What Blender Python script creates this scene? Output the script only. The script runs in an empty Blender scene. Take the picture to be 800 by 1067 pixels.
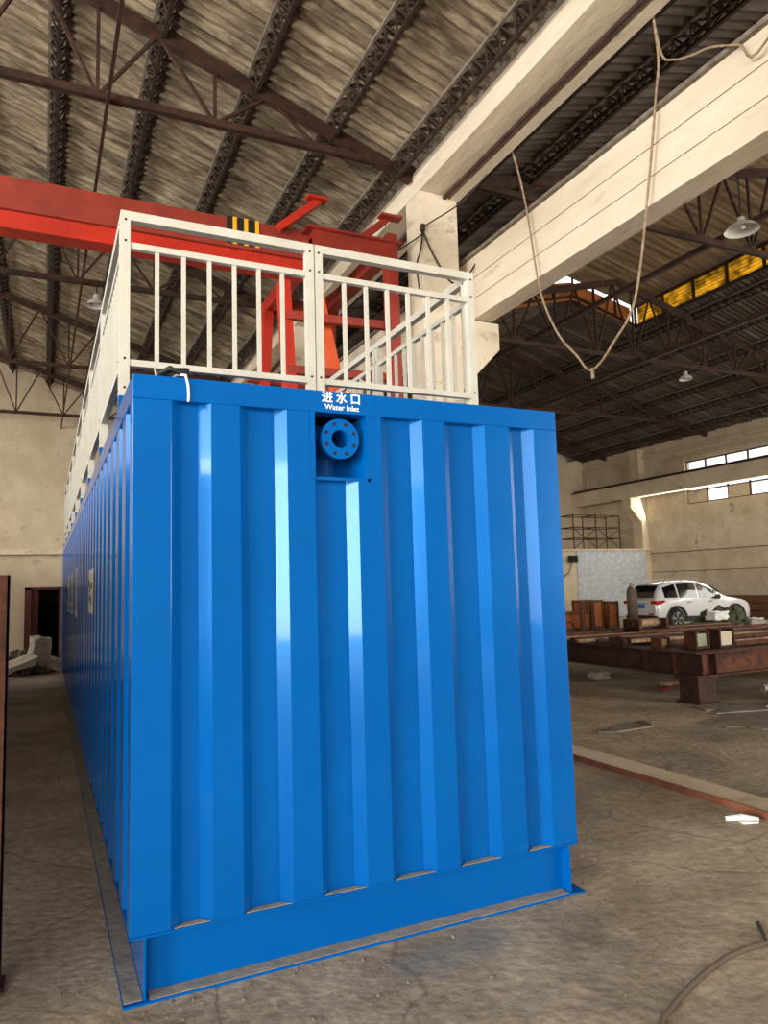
import bpy, bmesh, math, random
from mathutils import Vector, Matrix
random.seed(7)
C = bpy.context.scene
col = C.collection
PI = math.pi

# ------------------------------------------------------------------ camera
F_PX, YAW, PIT, ROL = 759.75, .4368, .1016, -.0288
CAM = Vector((-.3353, -3.2633, 1.6434))
right = Vector((math.cos(YAW), -math.sin(YAW), 0))
fwd = Vector((math.sin(YAW)*math.cos(PIT), math.cos(YAW)*math.cos(PIT), math.sin(PIT)))
up = right.cross(fwd)
r2 = right*math.cos(ROL) + up*math.sin(ROL)
u2 = -right*math.sin(ROL) + up*math.cos(ROL)
cam = bpy.data.cameras.new('camera'); camo = bpy.data.objects.new('camera', cam); col.objects.link(camo)
M = Matrix((r2, u2, -fwd)).transposed().to_4x4(); M.translation = CAM
camo.matrix_world = M
cam.sensor_fit = 'VERTICAL'; cam.sensor_height = 36.0; cam.lens = 36.0*F_PX/1067.0
cam.clip_start = .05; cam.clip_end = 300
C.camera = camo

# ------------------------------------------------------------------ world, light, exposure
w = bpy.data.worlds.new('world'); C.world = w; w.use_nodes = True
bg = w.node_tree.nodes['Background']; bg.inputs[0].default_value = (.93, .96, 1, 1); bg.inputs[1].default_value = 1.6
def area(name, loc, target, sx, sy, power, color=(1, 1, 1)):
    l = bpy.data.lights.new(name, 'AREA'); l.shape = 'RECTANGLE'; l.size = sx; l.size_y = sy; l.energy = power; l.color = color
    o = bpy.data.objects.new(name, l); col.objects.link(o); o.location = loc
    o.rotation_euler = (Vector(target)-Vector(loc)).to_track_quat('-Z', 'Y').to_euler(); return o
area('front_gate_daylight', (-6.6, -12.0, 3.3), (-1, 2, 1.0), 8, 5.5, 1100, (1, .97, .92))
area('left_side_door_daylight', (-13.2, -5.6, 2.6), (0, -.5, 1.4), 6, 4.4, 2300, (1, .97, .92))
area('right_bay_fill', (18.7, -12.1, 3.7), (15, 8, 2.5), 10, 5.5, 2200, (1, .97, .92))  # unseen fill at the front right, added to brighten the right bay
area('left_window_daylight', (-13.0, 8, 5.6), (-3, 9, 4.5), 36, 2.6, 2200, (1, .97, .93))
area('right_window_daylight', (25.0, 10, 5.2), (12, 10, 1.5), 26, 1.6, 900, (1, .96, .9))
C.view_settings.view_transform = 'Standard'; C.view_settings.look = 'None'
C.view_settings.exposure = 0.2; C.view_settings.gamma = 1.0; C.view_settings.use_curve_mapping = False

# ------------------------------------------------------------------ materials
def lin(c):
    return tuple(((v/255)/12.92 if v/255 <= .04045 else ((v/255+.055)/1.055)**2.4) for v in c) + (1,)
def mat(name, c1, c2=None, scale=4, rough=.7, metal=0, bump=0, bscale=None, stretch=(1, 1, 1), c3=None, s3=1.2, t3=(.55, .7), coat=0, spec=.5, rvar=0, detail=6, lo=.35, hi=.65):
    m = bpy.data.materials.new(name); m.use_nodes = True; nt = m.node_tree; N = nt.nodes; L = nt.links
    b = N['Principled BSDF']; b.inputs['Roughness'].default_value = rough; b.inputs['Metallic'].default_value = metal
    b.inputs['Coat Weight'].default_value = coat; b.inputs['Coat Roughness'].default_value = .06
    b.inputs['Specular IOR Level'].default_value = spec
    b.inputs['Base Color'].default_value = lin(c1)
    if c2 is None: return m
    tc = N.new('ShaderNodeTexCoord'); mp = N.new('ShaderNodeMapping'); mp.inputs['Scale'].default_value = stretch
    L.new(tc.outputs['Object'], mp.inputs[0])
    n = N.new('ShaderNodeTexNoise'); n.inputs['Scale'].default_value = scale; n.inputs['Detail'].default_value = detail; n.inputs['Roughness'].default_value = .65
    L.new(mp.outputs[0], n.inputs[0])
    r = N.new('ShaderNodeValToRGB'); r.color_ramp.elements[0].position = lo; r.color_ramp.elements[1].position = hi
    r.color_ramp.elements[0].color = lin(c1); r.color_ramp.elements[1].color = lin(c2)
    L.new(n.outputs['Fac'], r.inputs[0]); out = r.outputs[0]
    if c3:
        n3 = N.new('ShaderNodeTexNoise'); n3.inputs['Scale'].default_value = s3; n3.inputs['Detail'].default_value = 8; n3.inputs['Roughness'].default_value = .7
        L.new(mp.outputs[0], n3.inputs[0])
        r3 = N.new('ShaderNodeValToRGB'); r3.color_ramp.elements[0].position = t3[0]; r3.color_ramp.elements[1].position = t3[1]
        L.new(n3.outputs['Fac'], r3.inputs[0])
        mx = N.new('ShaderNodeMix'); mx.data_type = 'RGBA'; L.new(r3.outputs[0], mx.inputs['Factor']); L.new(out, mx.inputs[6]); mx.inputs[7].default_value = lin(c3)
        out = mx.outputs[2]
    L.new(out, b.inputs['Base Color'])
    if rvar:
        mr = N.new('ShaderNodeMapRange'); mr.inputs[3].default_value = rough-rvar; mr.inputs[4].default_value = rough+rvar
        L.new(n.outputs['Fac'], mr.inputs[0]); L.new(mr.outputs[0], b.inputs['Roughness'])
    if bump:
        nb = N.new('ShaderNodeTexNoise'); nb.inputs['Scale'].default_value = bscale or scale*3; nb.inputs['Detail'].default_value = 5
        L.new(mp.outputs[0], nb.inputs[0])
        bp = N.new('ShaderNodeBump'); bp.inputs['Strength'].default_value = bump; bp.inputs['Distance'].default_value = .02
        L.new(nb.outputs['Fac'], bp.inputs['Height']); L.new(bp.outputs[0], b.inputs['Normal'])
    return m
M_ = {}
M_['blue'] = mat('blue_paint', (0, 84, 158), (0, 90, 166), 1.5, .2, 0, .04, 2.2, coat=.22, spec=.45, rvar=.04)
M_['blue'].node_tree.nodes['Principled BSDF'].inputs['Specular Tint'].default_value = (.12, .5, 1, 1)
M_['blue_dusty'] = mat('dusty_blue_paint', (20, 96, 165), (120, 118, 108), 7, .6, 0, .1, lo=.3, hi=.5)
M_['dust'] = mat('grey_dust', (158, 148, 132), (124, 122, 116), 9, .9, 0, .3)
M_['white_paint'] = mat('white_railing_paint', (196, 193, 180), (186, 181, 166), 6, .38, 0)
M_['wall'] = mat('old_whitewash', (214, 198, 170), (194, 176, 146), 1.2, .9, 0, .4, 8, c3=(128, 108, 84), s3=2.5, t3=(.58, .75))
M_['whitewash'] = mat('whitewashed_concrete', (222, 208, 184), (204, 188, 162), 1.6, .85, 0, .5, 9, stretch=(1, .35, 1.4), c3=(140, 120, 96), s3=2.4, t3=(.57, .76))
M_['panel'] = mat('pale_grey_render', (196, 200, 202), (168, 172, 176), 5, .85, 0, .4, c3=(90, 84, 78), s3=9, t3=(.66, .72))
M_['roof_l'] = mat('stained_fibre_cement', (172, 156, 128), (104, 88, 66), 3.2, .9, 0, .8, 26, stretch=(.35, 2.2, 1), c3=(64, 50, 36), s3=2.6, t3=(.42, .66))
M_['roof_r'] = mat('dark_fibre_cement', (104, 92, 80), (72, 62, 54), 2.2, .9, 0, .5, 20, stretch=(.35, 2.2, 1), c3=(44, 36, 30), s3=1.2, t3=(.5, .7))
M_['roof_m'] = mat('pale_monitor_boards', (172, 152, 122), (132, 112, 86), 2.5, .85, 0, .3, stretch=(.5, 3, 1))
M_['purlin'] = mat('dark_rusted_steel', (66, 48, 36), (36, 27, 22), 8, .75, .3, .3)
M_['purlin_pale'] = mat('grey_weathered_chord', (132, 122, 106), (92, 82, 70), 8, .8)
M_['truss'] = mat('rust_brown_steel', (78, 50, 36), (46, 31, 25), 6, .7, .3, .2)
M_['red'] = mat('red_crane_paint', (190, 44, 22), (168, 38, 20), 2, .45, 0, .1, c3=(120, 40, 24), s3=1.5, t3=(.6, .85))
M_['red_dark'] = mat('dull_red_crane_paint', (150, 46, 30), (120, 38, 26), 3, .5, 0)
M_['red_muted'] = mat('muted_red_crane_paint', (150, 52, 36), (128, 44, 30), 2.5, .55, 0, .1)  # upper girder: duller, browner red than the lower girder
M_['orange'] = mat('orange_primer', (214, 92, 44), (196, 78, 36), 3, .5, 0)
M_['yellow'] = mat('hazard_yellow', (232, 176, 30)); M_['black'] = mat('black_paint', (18, 18, 18))
M_['rubber'] = mat('black_rubber', (24, 24, 24), rough=.8)
M_['rust'] = mat('rusty_steel', (112, 66, 42), (70, 42, 30), 6, .8, .3, .4, c3=(48, 32, 26), s3=3, t3=(.5, .7))
M_['rust_dark'] = mat('dark_rusty_steel', (84, 56, 42), (52, 36, 30), 6, .8, .3, .4)
M_['bar'] = mat('pale_rusty_bar', (186, 156, 122), (130, 98, 72), 9, .7, .3, .2)
M_['galv'] = mat('galvanised_pipe', (196, 192, 182), (160, 156, 148), 8, .5, .4)
M_['plate'] = mat('cut_steel_plate', (160, 152, 138), (128, 120, 106), 5, .6, .4, .2, c3=(110, 84, 62), s3=2)
M_['wood'] = mat('orange_crate_board', (188, 112, 52), (150, 84, 38), 4, .75, 0, .2, stretch=(1, 1, 4))
M_['wood_dark'] = mat('brown_timber', (120, 78, 48), (84, 54, 36), 5, .8)
M_['stone'] = mat('broken_concrete', (196, 188, 172), (150, 140, 124), 6, .95, 0, .8)
M_['rubble'] = mat('grey_rubble', (128, 118, 100), (72, 64, 54), 8, .95, 0, .8)
M_['green'] = mat('dull_green_net', (96, 98, 62), (60, 60, 40), 9, .9, 0, .8)
M_['greenbox'] = mat('pale_green_block', (160, 168, 142), (120, 128, 104), 7, .7)
M_['cyl'] = mat('grey_brown_cylinder', (112, 92, 78), (78, 66, 58), 4, .6, .2)
M_['cable'] = mat('black_cable', (28, 26, 24), rough=.6); M_['rope'] = mat('tan_rope', (168, 146, 116), (120, 100, 78), 20, .9)
M_['grey_hose'] = mat('grey_brown_hose', (96, 84, 70), rough=.8)
M_['white'] = mat('white_plastic', (240, 240, 238), rough=.4)
M_['car'] = mat('white_car_paint', (228, 228, 226), rough=.25, coat=1); M_['cladding'] = mat('black_car_cladding', (30, 30, 32), rough=.55)
M_['glass_dark'] = mat('dark_car_glass', (14, 16, 20), rough=.06, spec=.8); M_['tail'] = mat('red_tail_lamp', (190, 16, 20), rough=.15)
M_['chrome'] = mat('silver_trim', (190, 190, 192), rough=.25, metal=.9); M_['plate_blue'] = mat('blue_number_plate', (40, 120, 196), rough=.4)
M_['door'] = mat('dark_red_door', (92, 34, 24), (70, 26, 20), 3, .5); M_['dark'] = mat('dark_room', (26, 20, 18), rough=.9)
M_['lamp'] = mat('enamel_lamp_shade', (214, 210, 200), rough=.35)
M_['crane_rail'] = mat('rusted_track_edge', (150, 92, 66), (116, 70, 50), 5, .8, .1, .3)
M_['paper'] = mat('white_label', (244, 244, 240), rough=.5)

def floor_mat():
    m = mat('worn_concrete_floor', (186, 172, 148), (148, 134, 112), 1.1, .8, 0, .5, 18, c3=(112, 99, 82), s3=.7, t3=(.48, .72), detail=9)
    nt = m.node_tree; N = nt.nodes; L = nt.links; b = N['Principled BSDF']
    base = b.inputs['Base Color'].links[0].from_socket
    tc = N.new('ShaderNodeTexCoord')
    # fine grit
    g = N.new('ShaderNodeTexNoise'); g.inputs['Scale'].default_value = 16; g.inputs['Detail'].default_value = 8; g.inputs['Roughness'].default_value = .8
    L.new(tc.outputs['Object'], g.inputs[0])
    gr = N.new('ShaderNodeValToRGB'); gr.color_ramp.elements[0].position = .3; gr.color_ramp.elements[0].color = (.55, .55, .55, 1); gr.color_ramp.elements[1].position = .7; gr.color_ramp.elements[1].color = (1.35, 1.33, 1.3, 1)
    L.new(g.outputs['Fac'], gr.inputs[0])
    mx = N.new('ShaderNodeMix'); mx.data_type = 'RGBA'; mx.blend_type = 'MULTIPLY'; mx.inputs['Factor'].default_value = 1
    L.new(base, mx.inputs[6]); L.new(gr.outputs[0], mx.inputs[7])
    # cracks
    wn = N.new('ShaderNodeTexNoise'); wn.inputs['Scale'].default_value = 1.5; wn.inputs['Detail'].default_value = 4; L.new(tc.outputs['Object'], wn.inputs[0])
    ad = N.new('ShaderNodeMix'); ad.data_type = 'RGBA'; ad.inputs['Factor'].default_value = .22; L.new(tc.outputs['Object'], ad.inputs[6]); L.new(wn.outputs['Color'], ad.inputs[7])
    v = N.new('ShaderNodeTexVoronoi'); v.feature = 'DISTANCE_TO_EDGE'; v.inputs['Scale'].default_value = .62; L.new(ad.outputs[2], v.inputs[0])
    vr = N.new('ShaderNodeValToRGB'); vr.color_ramp.elements[0].position = .0; vr.color_ramp.elements[1].position = .005; L.new(v.outputs['Distance'], vr.inputs[0])
    vr.color_ramp.elements[0].color = (.5, .5, .5, 1)
    m2 = N.new('ShaderNodeMix'); m2.data_type = 'RGBA'; m2.blend_type = 'MULTIPLY'; m2.inputs['Factor'].default_value = .8
    L.new(mx.outputs[2], m2.inputs[6]); L.new(vr.outputs[0], m2.inputs[7])
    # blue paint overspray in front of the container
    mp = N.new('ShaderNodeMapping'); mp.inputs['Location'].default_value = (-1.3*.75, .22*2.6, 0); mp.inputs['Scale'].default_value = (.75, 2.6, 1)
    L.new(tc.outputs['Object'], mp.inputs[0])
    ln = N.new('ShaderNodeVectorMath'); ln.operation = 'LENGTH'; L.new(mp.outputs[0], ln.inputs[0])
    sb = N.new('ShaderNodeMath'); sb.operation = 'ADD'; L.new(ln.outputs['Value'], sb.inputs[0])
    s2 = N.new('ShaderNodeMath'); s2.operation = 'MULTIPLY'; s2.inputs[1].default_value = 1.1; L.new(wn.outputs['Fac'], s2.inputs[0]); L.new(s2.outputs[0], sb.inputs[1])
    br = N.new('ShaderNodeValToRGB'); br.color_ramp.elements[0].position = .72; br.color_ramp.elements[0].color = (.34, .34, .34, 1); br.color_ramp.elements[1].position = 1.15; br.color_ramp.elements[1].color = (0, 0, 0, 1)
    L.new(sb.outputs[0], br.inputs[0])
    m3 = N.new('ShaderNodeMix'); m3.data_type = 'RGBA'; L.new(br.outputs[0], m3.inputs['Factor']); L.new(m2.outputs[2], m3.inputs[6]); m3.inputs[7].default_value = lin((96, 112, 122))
    L.new(m3.outputs[2], b.inputs['Base Color'])
    return m
M_['floor'] = floor_mat()
def translucent(name, c, tr=.7):
    m = bpy.data.materials.new(name); m.use_nodes = True; N = m.node_tree.nodes; L = m.node_tree.links
    b = N['Principled BSDF']; b.inputs['Base Color'].default_value = lin(c); b.inputs['Roughness'].default_value = .6
    t = N.new('ShaderNodeBsdfTranslucent')
    n = N.new('ShaderNodeTexNoise'); n.inputs['Scale'].default_value = 3; tc = N.new('ShaderNodeTexCoord'); L.new(tc.outputs['Object'], n.inputs[0])
    r = N.new('ShaderNodeValToRGB'); r.color_ramp.elements[0].color = lin(tuple(int(k*.6) for k in c)); r.color_ramp.elements[1].color = lin(c); r.color_ramp.elements[0].position = .35; r.color_ramp.elements[1].position = .6
    L.new(n.outputs['Fac'], r.inputs[0]); L.new(r.outputs[0], t.inputs[0])
    mx = N.new('ShaderNodeMixShader'); mx.inputs[0].default_value = tr
    L.new(b.outputs[0], mx.inputs[1]); L.new(t.outputs[0], mx.inputs[2]); L.new(mx.outputs[0], N['Material Output'].inputs[0]); return m
M_['yellow_pane'] = translucent('yellow_skylight_sheet', (255, 214, 104), .95)
M_['orange_pane'] = translucent('orange_gable_sheet', (206, 140, 74), .45)
def pane_glass():
    m = bpy.data.materials.new('window_glass'); m.use_nodes = True; N = m.node_tree.nodes; L = m.node_tree.links
    t = N.new('ShaderNodeBsdfTransparent'); g = N.new('ShaderNodeBsdfGlossy'); g.inputs['Roughness'].default_value = .05
    mx = N.new('ShaderNodeMixShader'); mx.inputs[0].default_value = .08
    L.new(t.outputs[0], mx.inputs[1]); L.new(g.outputs[0], mx.inputs[2]); L.new(mx.outputs[0], N['Material Output'].inputs[0]); return m
M_['glass'] = pane_glass()

# ------------------------------------------------------------------ mesh builder
class MB:
    def __init__(s): s.v = []; s.f = []
    def add(s, vs, fs):
        k = len(s.v); s.v += [tuple(v) for v in vs]; s.f += [tuple(i+k for i in f) for f in fs]; return s
    def box(s, x0, y0, z0, x1, y1, z1):
        return s.add([(x0,y0,z0),(x1,y0,z0),(x1,y1,z0),(x0,y1,z0),(x0,y0,z1),(x1,y0,z1),(x1,y1,z1),(x0,y1,z1)],
                     [(0,3,2,1),(4,5,6,7),(0,1,5,4),(1,2,6,5),(2,3,7,6),(3,0,4,7)])
    def beam(s, p, q, a, b=None, upv=(0,0,1)):
        b = a if b is None else b
        p = Vector(p); q = Vector(q); d = (q-p).normalized(); u = Vector(upv)
        if abs(d.dot(u)) > .98: u = Vector((0,1,0))
        r = d.cross(u).normalized()*a/2; t = r.normalized().cross(d).normalized()*b/2
        vs = [p-r-t, p+r-t, p+r+t, p-r+t, q-r-t, q+r-t, q+r+t, q-r+t]
        return s.add(vs, [(0,3,2,1),(4,5,6,7),(0,1,5,4),(1,2,6,5),(2,3,7,6),(3,0,4,7)])
    def tube(s, pts, r, n=8, cap=True):
        pts = [Vector(p) for p in pts]; rings = []
        rr = r if isinstance(r, (list, tuple)) else [r]*len(pts)
        pr = None
        for i, p in enumerate(pts):
            d = (pts[min(i+1, len(pts)-1)]-pts[max(i-1, 0)]).normalized()
            if pr is None:
                u = Vector((0,0,1)) if abs(d.z) < .9 else Vector((1,0,0)); pr = d.cross(u).normalized()
            pr = (pr-d*pr.dot(d)).normalized(); t = d.cross(pr)
            rings.append([p+(pr*math.cos(2*PI*k/n)+t*math.sin(2*PI*k/n))*rr[i] for k in range(n)])
        vs = [v for g in rings for v in g]; fs = []
        for i in range(len(pts)-1):
            for k in range(n):
                fs.append((i*n+k, i*n+(k+1) % n, (i+1)*n+(k+1) % n, (i+1)*n+k))
        if cap: fs += [tuple(reversed(range(n))), tuple((len(pts)-1)*n+k for k in range(n))]
        return s.add(vs, fs)
    def prism(s, prof, axis, a, b):      # prof: 2-D polygon in the other two axes (order x,y,z without axis)
        def P(u, v, t): return {'x': (t, u, v), 'y': (u, t, v), 'z': (u, v, t)}[axis]
        n = len(prof); vs = [P(u, v, a) for u, v in prof]+[P(u, v, b) for u, v in prof]
        fs = [tuple(range(n)), tuple(reversed(range(n, 2*n)))]+[(i, (i+1) % n, n+(i+1) % n, n+i) for i in range(n)]
        return s.add(vs, fs)
    def build(s, name, m, parent=None, smooth=False, bevel=0, mats=None):
        me = bpy.data.meshes.new(name); me.from_pydata(s.v, [], s.f)
        bm = bmesh.new(); bm.from_mesh(me); bmesh.ops.recalc_face_normals(bm, faces=bm.faces)
        bm.to_mesh(me); bm.free()
        o = bpy.data.objects.new(name, me); col.objects.link(o)
        me.materials.append(M_[m] if isinstance(m, str) else m)
        if smooth: me.shade_smooth()
        if bevel:
            md = o.modifiers.new('bevel', 'BEVEL'); md.width = bevel; md.segments = 2; md.limit_method = 'ANGLE'
        if parent:
            o.parent = parent
            if parent.get('_w') is None and parent.type == 'EMPTY':
                o.matrix_parent_inverse = parent.matrix_basis.inverted() if False else Matrix.Identity(4)
                me.transform(Matrix.Translation(-Vector(parent.location)))
            elif parent.type == 'MESH' and parent.parent:
                me.transform(Matrix.Translation(-Vector(parent.parent.location)))
        return o
# convention: things are empties (no rotation at build time); children meshes are given in world coordinates and shifted to the empty
def thing(name, label, cat, loc, group=None):
    o = bpy.data.objects.new(name, None); col.objects.link(o); o.location = loc; o.empty_display_size = .1
    o['label'] = label; o['category'] = cat
    if group: o['group'] = group
    return o
def tag(o, label, cat, group=None, kind=None):
    o['label'] = label; o['category'] = cat
    if group: o['group'] = group
    if kind: o['kind'] = kind
    return o
def struct(name, mb, m, label=None, **k):
    o = mb.build(name, m, **k); o['kind'] = 'structure'
    if label: o['label'] = label
    return o
def dup(root, loc, label, rotz=None):
    r = root.copy(); col.objects.link(r); r.location = loc
    if rotz is not None: r.rotation_euler.z = rotz
    r['label'] = label
    for ch in list(root.children):
        c = ch.copy(); col.objects.link(c); c.parent = r
        for g in list(ch.children):
            d = g.copy(); col.objects.link(d); d.parent = c
    return r

# ================================================================== THE HALL
XL, XR, YF, YB = -13.5, 25.3, -12.4, 26.8
COLY = [-6.4, -.3, 6.29, 12.49, 18.69, 24.89]
ZL = lambda x: 8.1+.34*(4.75-x) if x > -4.6 else 8.1+.34*(4.75+4.6)-.34*(-4.6-x)       # left roof
ZR = lambda x: 8.12+.27*(x-5.3) if x < 14.78 else 7.8+.27*(25.3-x)+.0                   # right roof

struct('floor', MB().box(XL-.3, YF-6, -.3, XR+.3, YB+.3, 0), 'floor')
# back wall: gabled tops
wb = MB().prism([(XL, 0), (XL, ZL(XL)+.2), (-4.6, ZL(-4.6)+.2), (4.75, 8.3), (5.3, 8.3), (14.78, ZR(14.7)+.25), (XR, 8.05), (XR, 0)], 'y', YB, YB+.3)
struct('wall_back', wb, 'wall')
# left wall (outside the picture) with a window strip
wl = MB().box(XL-.3, YF, 0, XL, -9, 4.2).box(XL-.3, -2.2, 0, XL, YB, 4.2).box(XL-.3, YF, 6.9, XL, YB, 7.95)
for y in [YF, -6.5, -.3, 5.9, 12.1, 18.3, 24.5, YB-.6]: wl.box(XL-.3, y, 4.2, XL, y+.6, 6.9)
struct('wall_left', wl, 'wall')
# front wall with two gateways (behind the camera)
wf = MB().box(XL, YF-.3, 0, -11.5, YF, 7.9).box(6.2, YF-.3, 0, 13.0, YF, 8.1).box(24.2, YF-.3, 0, XR, YF, 7.8)
wf.box(-2.2, YF-.3, 0, 6.2, YF, 6.4)
wf.prism([(-11.5, 6.4), (6.2, 6.4), (6.2, 8.3), (4.75, 8.1), (-4.6, 11.2), (-11.5, 8.9)], 'y', YF-.3, YF).prism([(6.2, 8.1), (13, 8.1), (13, 6.6), (24.2, 6.6), (24.2, 8.2), (14.78, 10.6), (6.2, 8.4)], 'y', YF-.3, YF)
struct('wall_front', wf, 'wall')
# right wall with tall windows
wr = MB()
WZ0, WZ1 = 4.85, 6.76
wins = [(15.9, 20.1), (3.5, 7.7), (-6.5, -2.3)]
ys = [YF]+[v for a, b in sorted(wins) for v in (a, b)]+[YB]
wr.box(XR, YF, 0, XR+.35, YB, WZ0).box(XR, YF, WZ1, XR+.35, YB, 8.0)
for i in range(0, len(ys), 2): wr.box(XR, ys[i], WZ0, XR+.35, ys[i+1], WZ1)
struct('wall_right', wr, 'wall')
for i, (a, b) in enumerate(wins):
    fr = MB(); e = XR+.12
    for y in [a, a+(b-a)/4, (a+b)/2, b-(b-a)/4, b]: fr.box(e, y-.03, WZ0, e+.06, y+.03, WZ1)
    for z in (WZ0+.03, 5.42, 6.1, WZ1-.03): fr.box(e, a, z-.03, e+.06, b, z+.03)
    fo = struct('window_%d' % (i+1), fr, 'wood_dark')
    g = MB().box(e+.02, a, WZ0, e+.03, b, WZ1).build('window_pane', 'glass', fo)
    q = (b-a)/4
    MB().box(e-.01, a+3*q+.03, WZ0+.05, e+.0, b-.03, 5.4).box(e-.01, a+q+.03, WZ0+.05, e, a+2*q-.03, 5.4).build('blanked_pane', 'wall', fo)
# mouldings of the right wall
struct('trim_1', MB().box(XR-.12, YF, 7.28, XR, YB, 7.4), 'wall')
struct('trim_2', MB().box(XR-.1, 15.2, 6.86, XR, 20.8, 7.0), 'wall')
t3 = MB(); 
for z in (6.3, 7.1): t3.box(XR-.08, 23.9, z-.05, XR, 26.4, z+.05)
for y in (23.9, 26.4): t3.box(XR-.08, y-.05, 6.3, XR, y+.05, 7.1)
struct('trim_3', t3, 'wall')
struct('trim_4', MB().beam((XR-.02, -8, 2.82), (XR-.02, 22.3, 2.80), .03), 'wood_dark')
struct('trim_5', MB().beam((XR-.02, -8, 1.98), (XR-.02, 22.3, 1.94), .025), 'wood_dark')
for i, (y0) in enumerate([22.75, 11.3, .4]):
    p = MB().box(XR-.35, y0-.3, 0, XR, y0+.3, 7.75)
    p.prism([(XR-.35, 4.3), (XR-.95, 4.95), (XR-.95, 5.43), (XR-.35, 5.43)], 'y', y0-.28, y0+.28)
    tag(p.build('wall_pilaster', 'wall'), ['cream plaster pilaster with corbel beside the low office at the far right corner', 'cream pilaster with corbel on the right wall, second from the far corner', 'cream pilaster with corbel on the right wall, nearest the front'][i], 'pilaster')
rb = thing('crane_beam', 'long pale crane beam with dark rail running along the far right wall', 'crane beam', (24.7, 7, 5.43))
MB().box(24.5, YF, 5.43, 24.95, YB, 6.1).build('beam_body', 'wall', rb)
MB().box(24.45, YF, 6.1, 24.98, YB, 6.14).box(24.66, YF, 6.14, 24.74, YB, 6.24).build('rail', 'rust_dark', rb)

# low offices along the back
oa = MB().box(17.2, 22.4, 0, XR, 22.6, 3.0).box(17.2, 22.6, 0, 17.4, YB, 3.0).box(17.1, 22.3, 2.96, XR, YB, 3.04)
struct('wall_office', oa, 'wall')
struct('wall_office_panel', MB().box(20.95, 22.36, .02, XR-.36, 22.4, 2.96), 'panel')
YA = 16.6
ob = MB().box(-12, YA, 0, -.76, YA+.2, 2.72).box(.06, YA, 0, 1.8, YA+.2, 2.72).box(-.76, YA, 1.86, .06, YA+.2, 2.72)
ob.box(1.6, YA+.2, 0, 1.8, YB, 2.72).box(-12, YA+.1, 2.60, 1.8, YB, 2.72)
struct('wall_annex', ob, 'wall')
struct('trim_6', MB().box(-12, YA-.28, 2.66, 1.9, YA+.3, 2.79), 'whitewash')
dr = MB().box(-.76, YA-.03, 0, -.62, YA+.2, 1.86).box(-.0, YA-.03, 0, .06, YA+.2, 1.86).box(-.76, YA-.03, 1.80, .06, YA+.2, 1.86)
d1 = struct('door_1', dr, 'door')
MB().box(-.62, YA+.1, 0, -.46, YA+.9, 1.8).build('door_leaf', 'door', d1)
struct('wall_annex_rear', MB().box(-3, YA+3.2, 0, 1.6, YA+3.3, 1.45).box(-3, YA+3.2, 1.75, 1.6, YA+3.3, 2.6).box(-3.1, YA+.2, 0, -3, YA+3.3, 2.6), 'dark')

# concrete columns
for i, y in enumerate(COLY[1:]):
    t = thing('concrete_column', ['whitewashed concrete column beside the right end of the container front, out of view',
              'tall whitewashed concrete column with corbel rising behind the white railing corner',
              'second whitewashed concrete column seen far behind the railing', 'third whitewashed concrete column seen far behind the railing',
              'farthest whitewashed concrete column near the back wall'][i], 'column', (5.1, y, 0), 'concrete columns between the two bays')
    MB().box(4.77, y-.24, 0, 5.42, y+.24, 7.66).build('shaft', 'whitewash', t, bevel=.012)
    MB().prism([(5.42, 4.6), (6.12, 5.3), (6.12, 5.72), (5.42, 5.72)], 'y', y-.22, y+.22).build('corbel', 'whitewash', t, bevel=.01)
cb = thing('eaves_beam', 'cream concrete beam under the valley between the two roofs, passing over the columns', 'beam', (5.1, 7, 7.63))
MB().box(4.77, YF, 7.66, 5.3, YB, 8.02).build('beam_body', 'whitewash', cb)
MB().box(5.3, YF, 7.60, 5.45, YB, 8.02).build('side_rib', 'whitewash', cb)
tag(MB().tube([(5.2, YF+.1, 7.62), (5.2, YB-.1, 7.62)], .035).build('conduit_pipe', 'truss'), 'thin reddish brown pipe running along the underside of the eaves beam', 'pipe')
c2 = thing('crane_beam', 'deep whitewashed concrete crane beam resting on the column corbels of the right bay', 'crane beam', (5.83, 7, 5.72))
MB().box(5.66, YF, 5.74, 5.99, YB, 6.72).build('beam_body', 'whitewash', c2)
jl = MB()
for z in (6.05, 6.38): jl.box(5.653, YF, z, 5.66, YB, z+.006)
jl.build('board_joint', 'wood_dark', c2)
MB().box(5.60, YF, 6.72, 6.05, YB, 6.77).build('rail_pad', 'purlin_pale', c2)
MB().box(5.78, YF, 6.77, 5.87, YB, 6.88).build('rail', 'rust_dark', c2)

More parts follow.
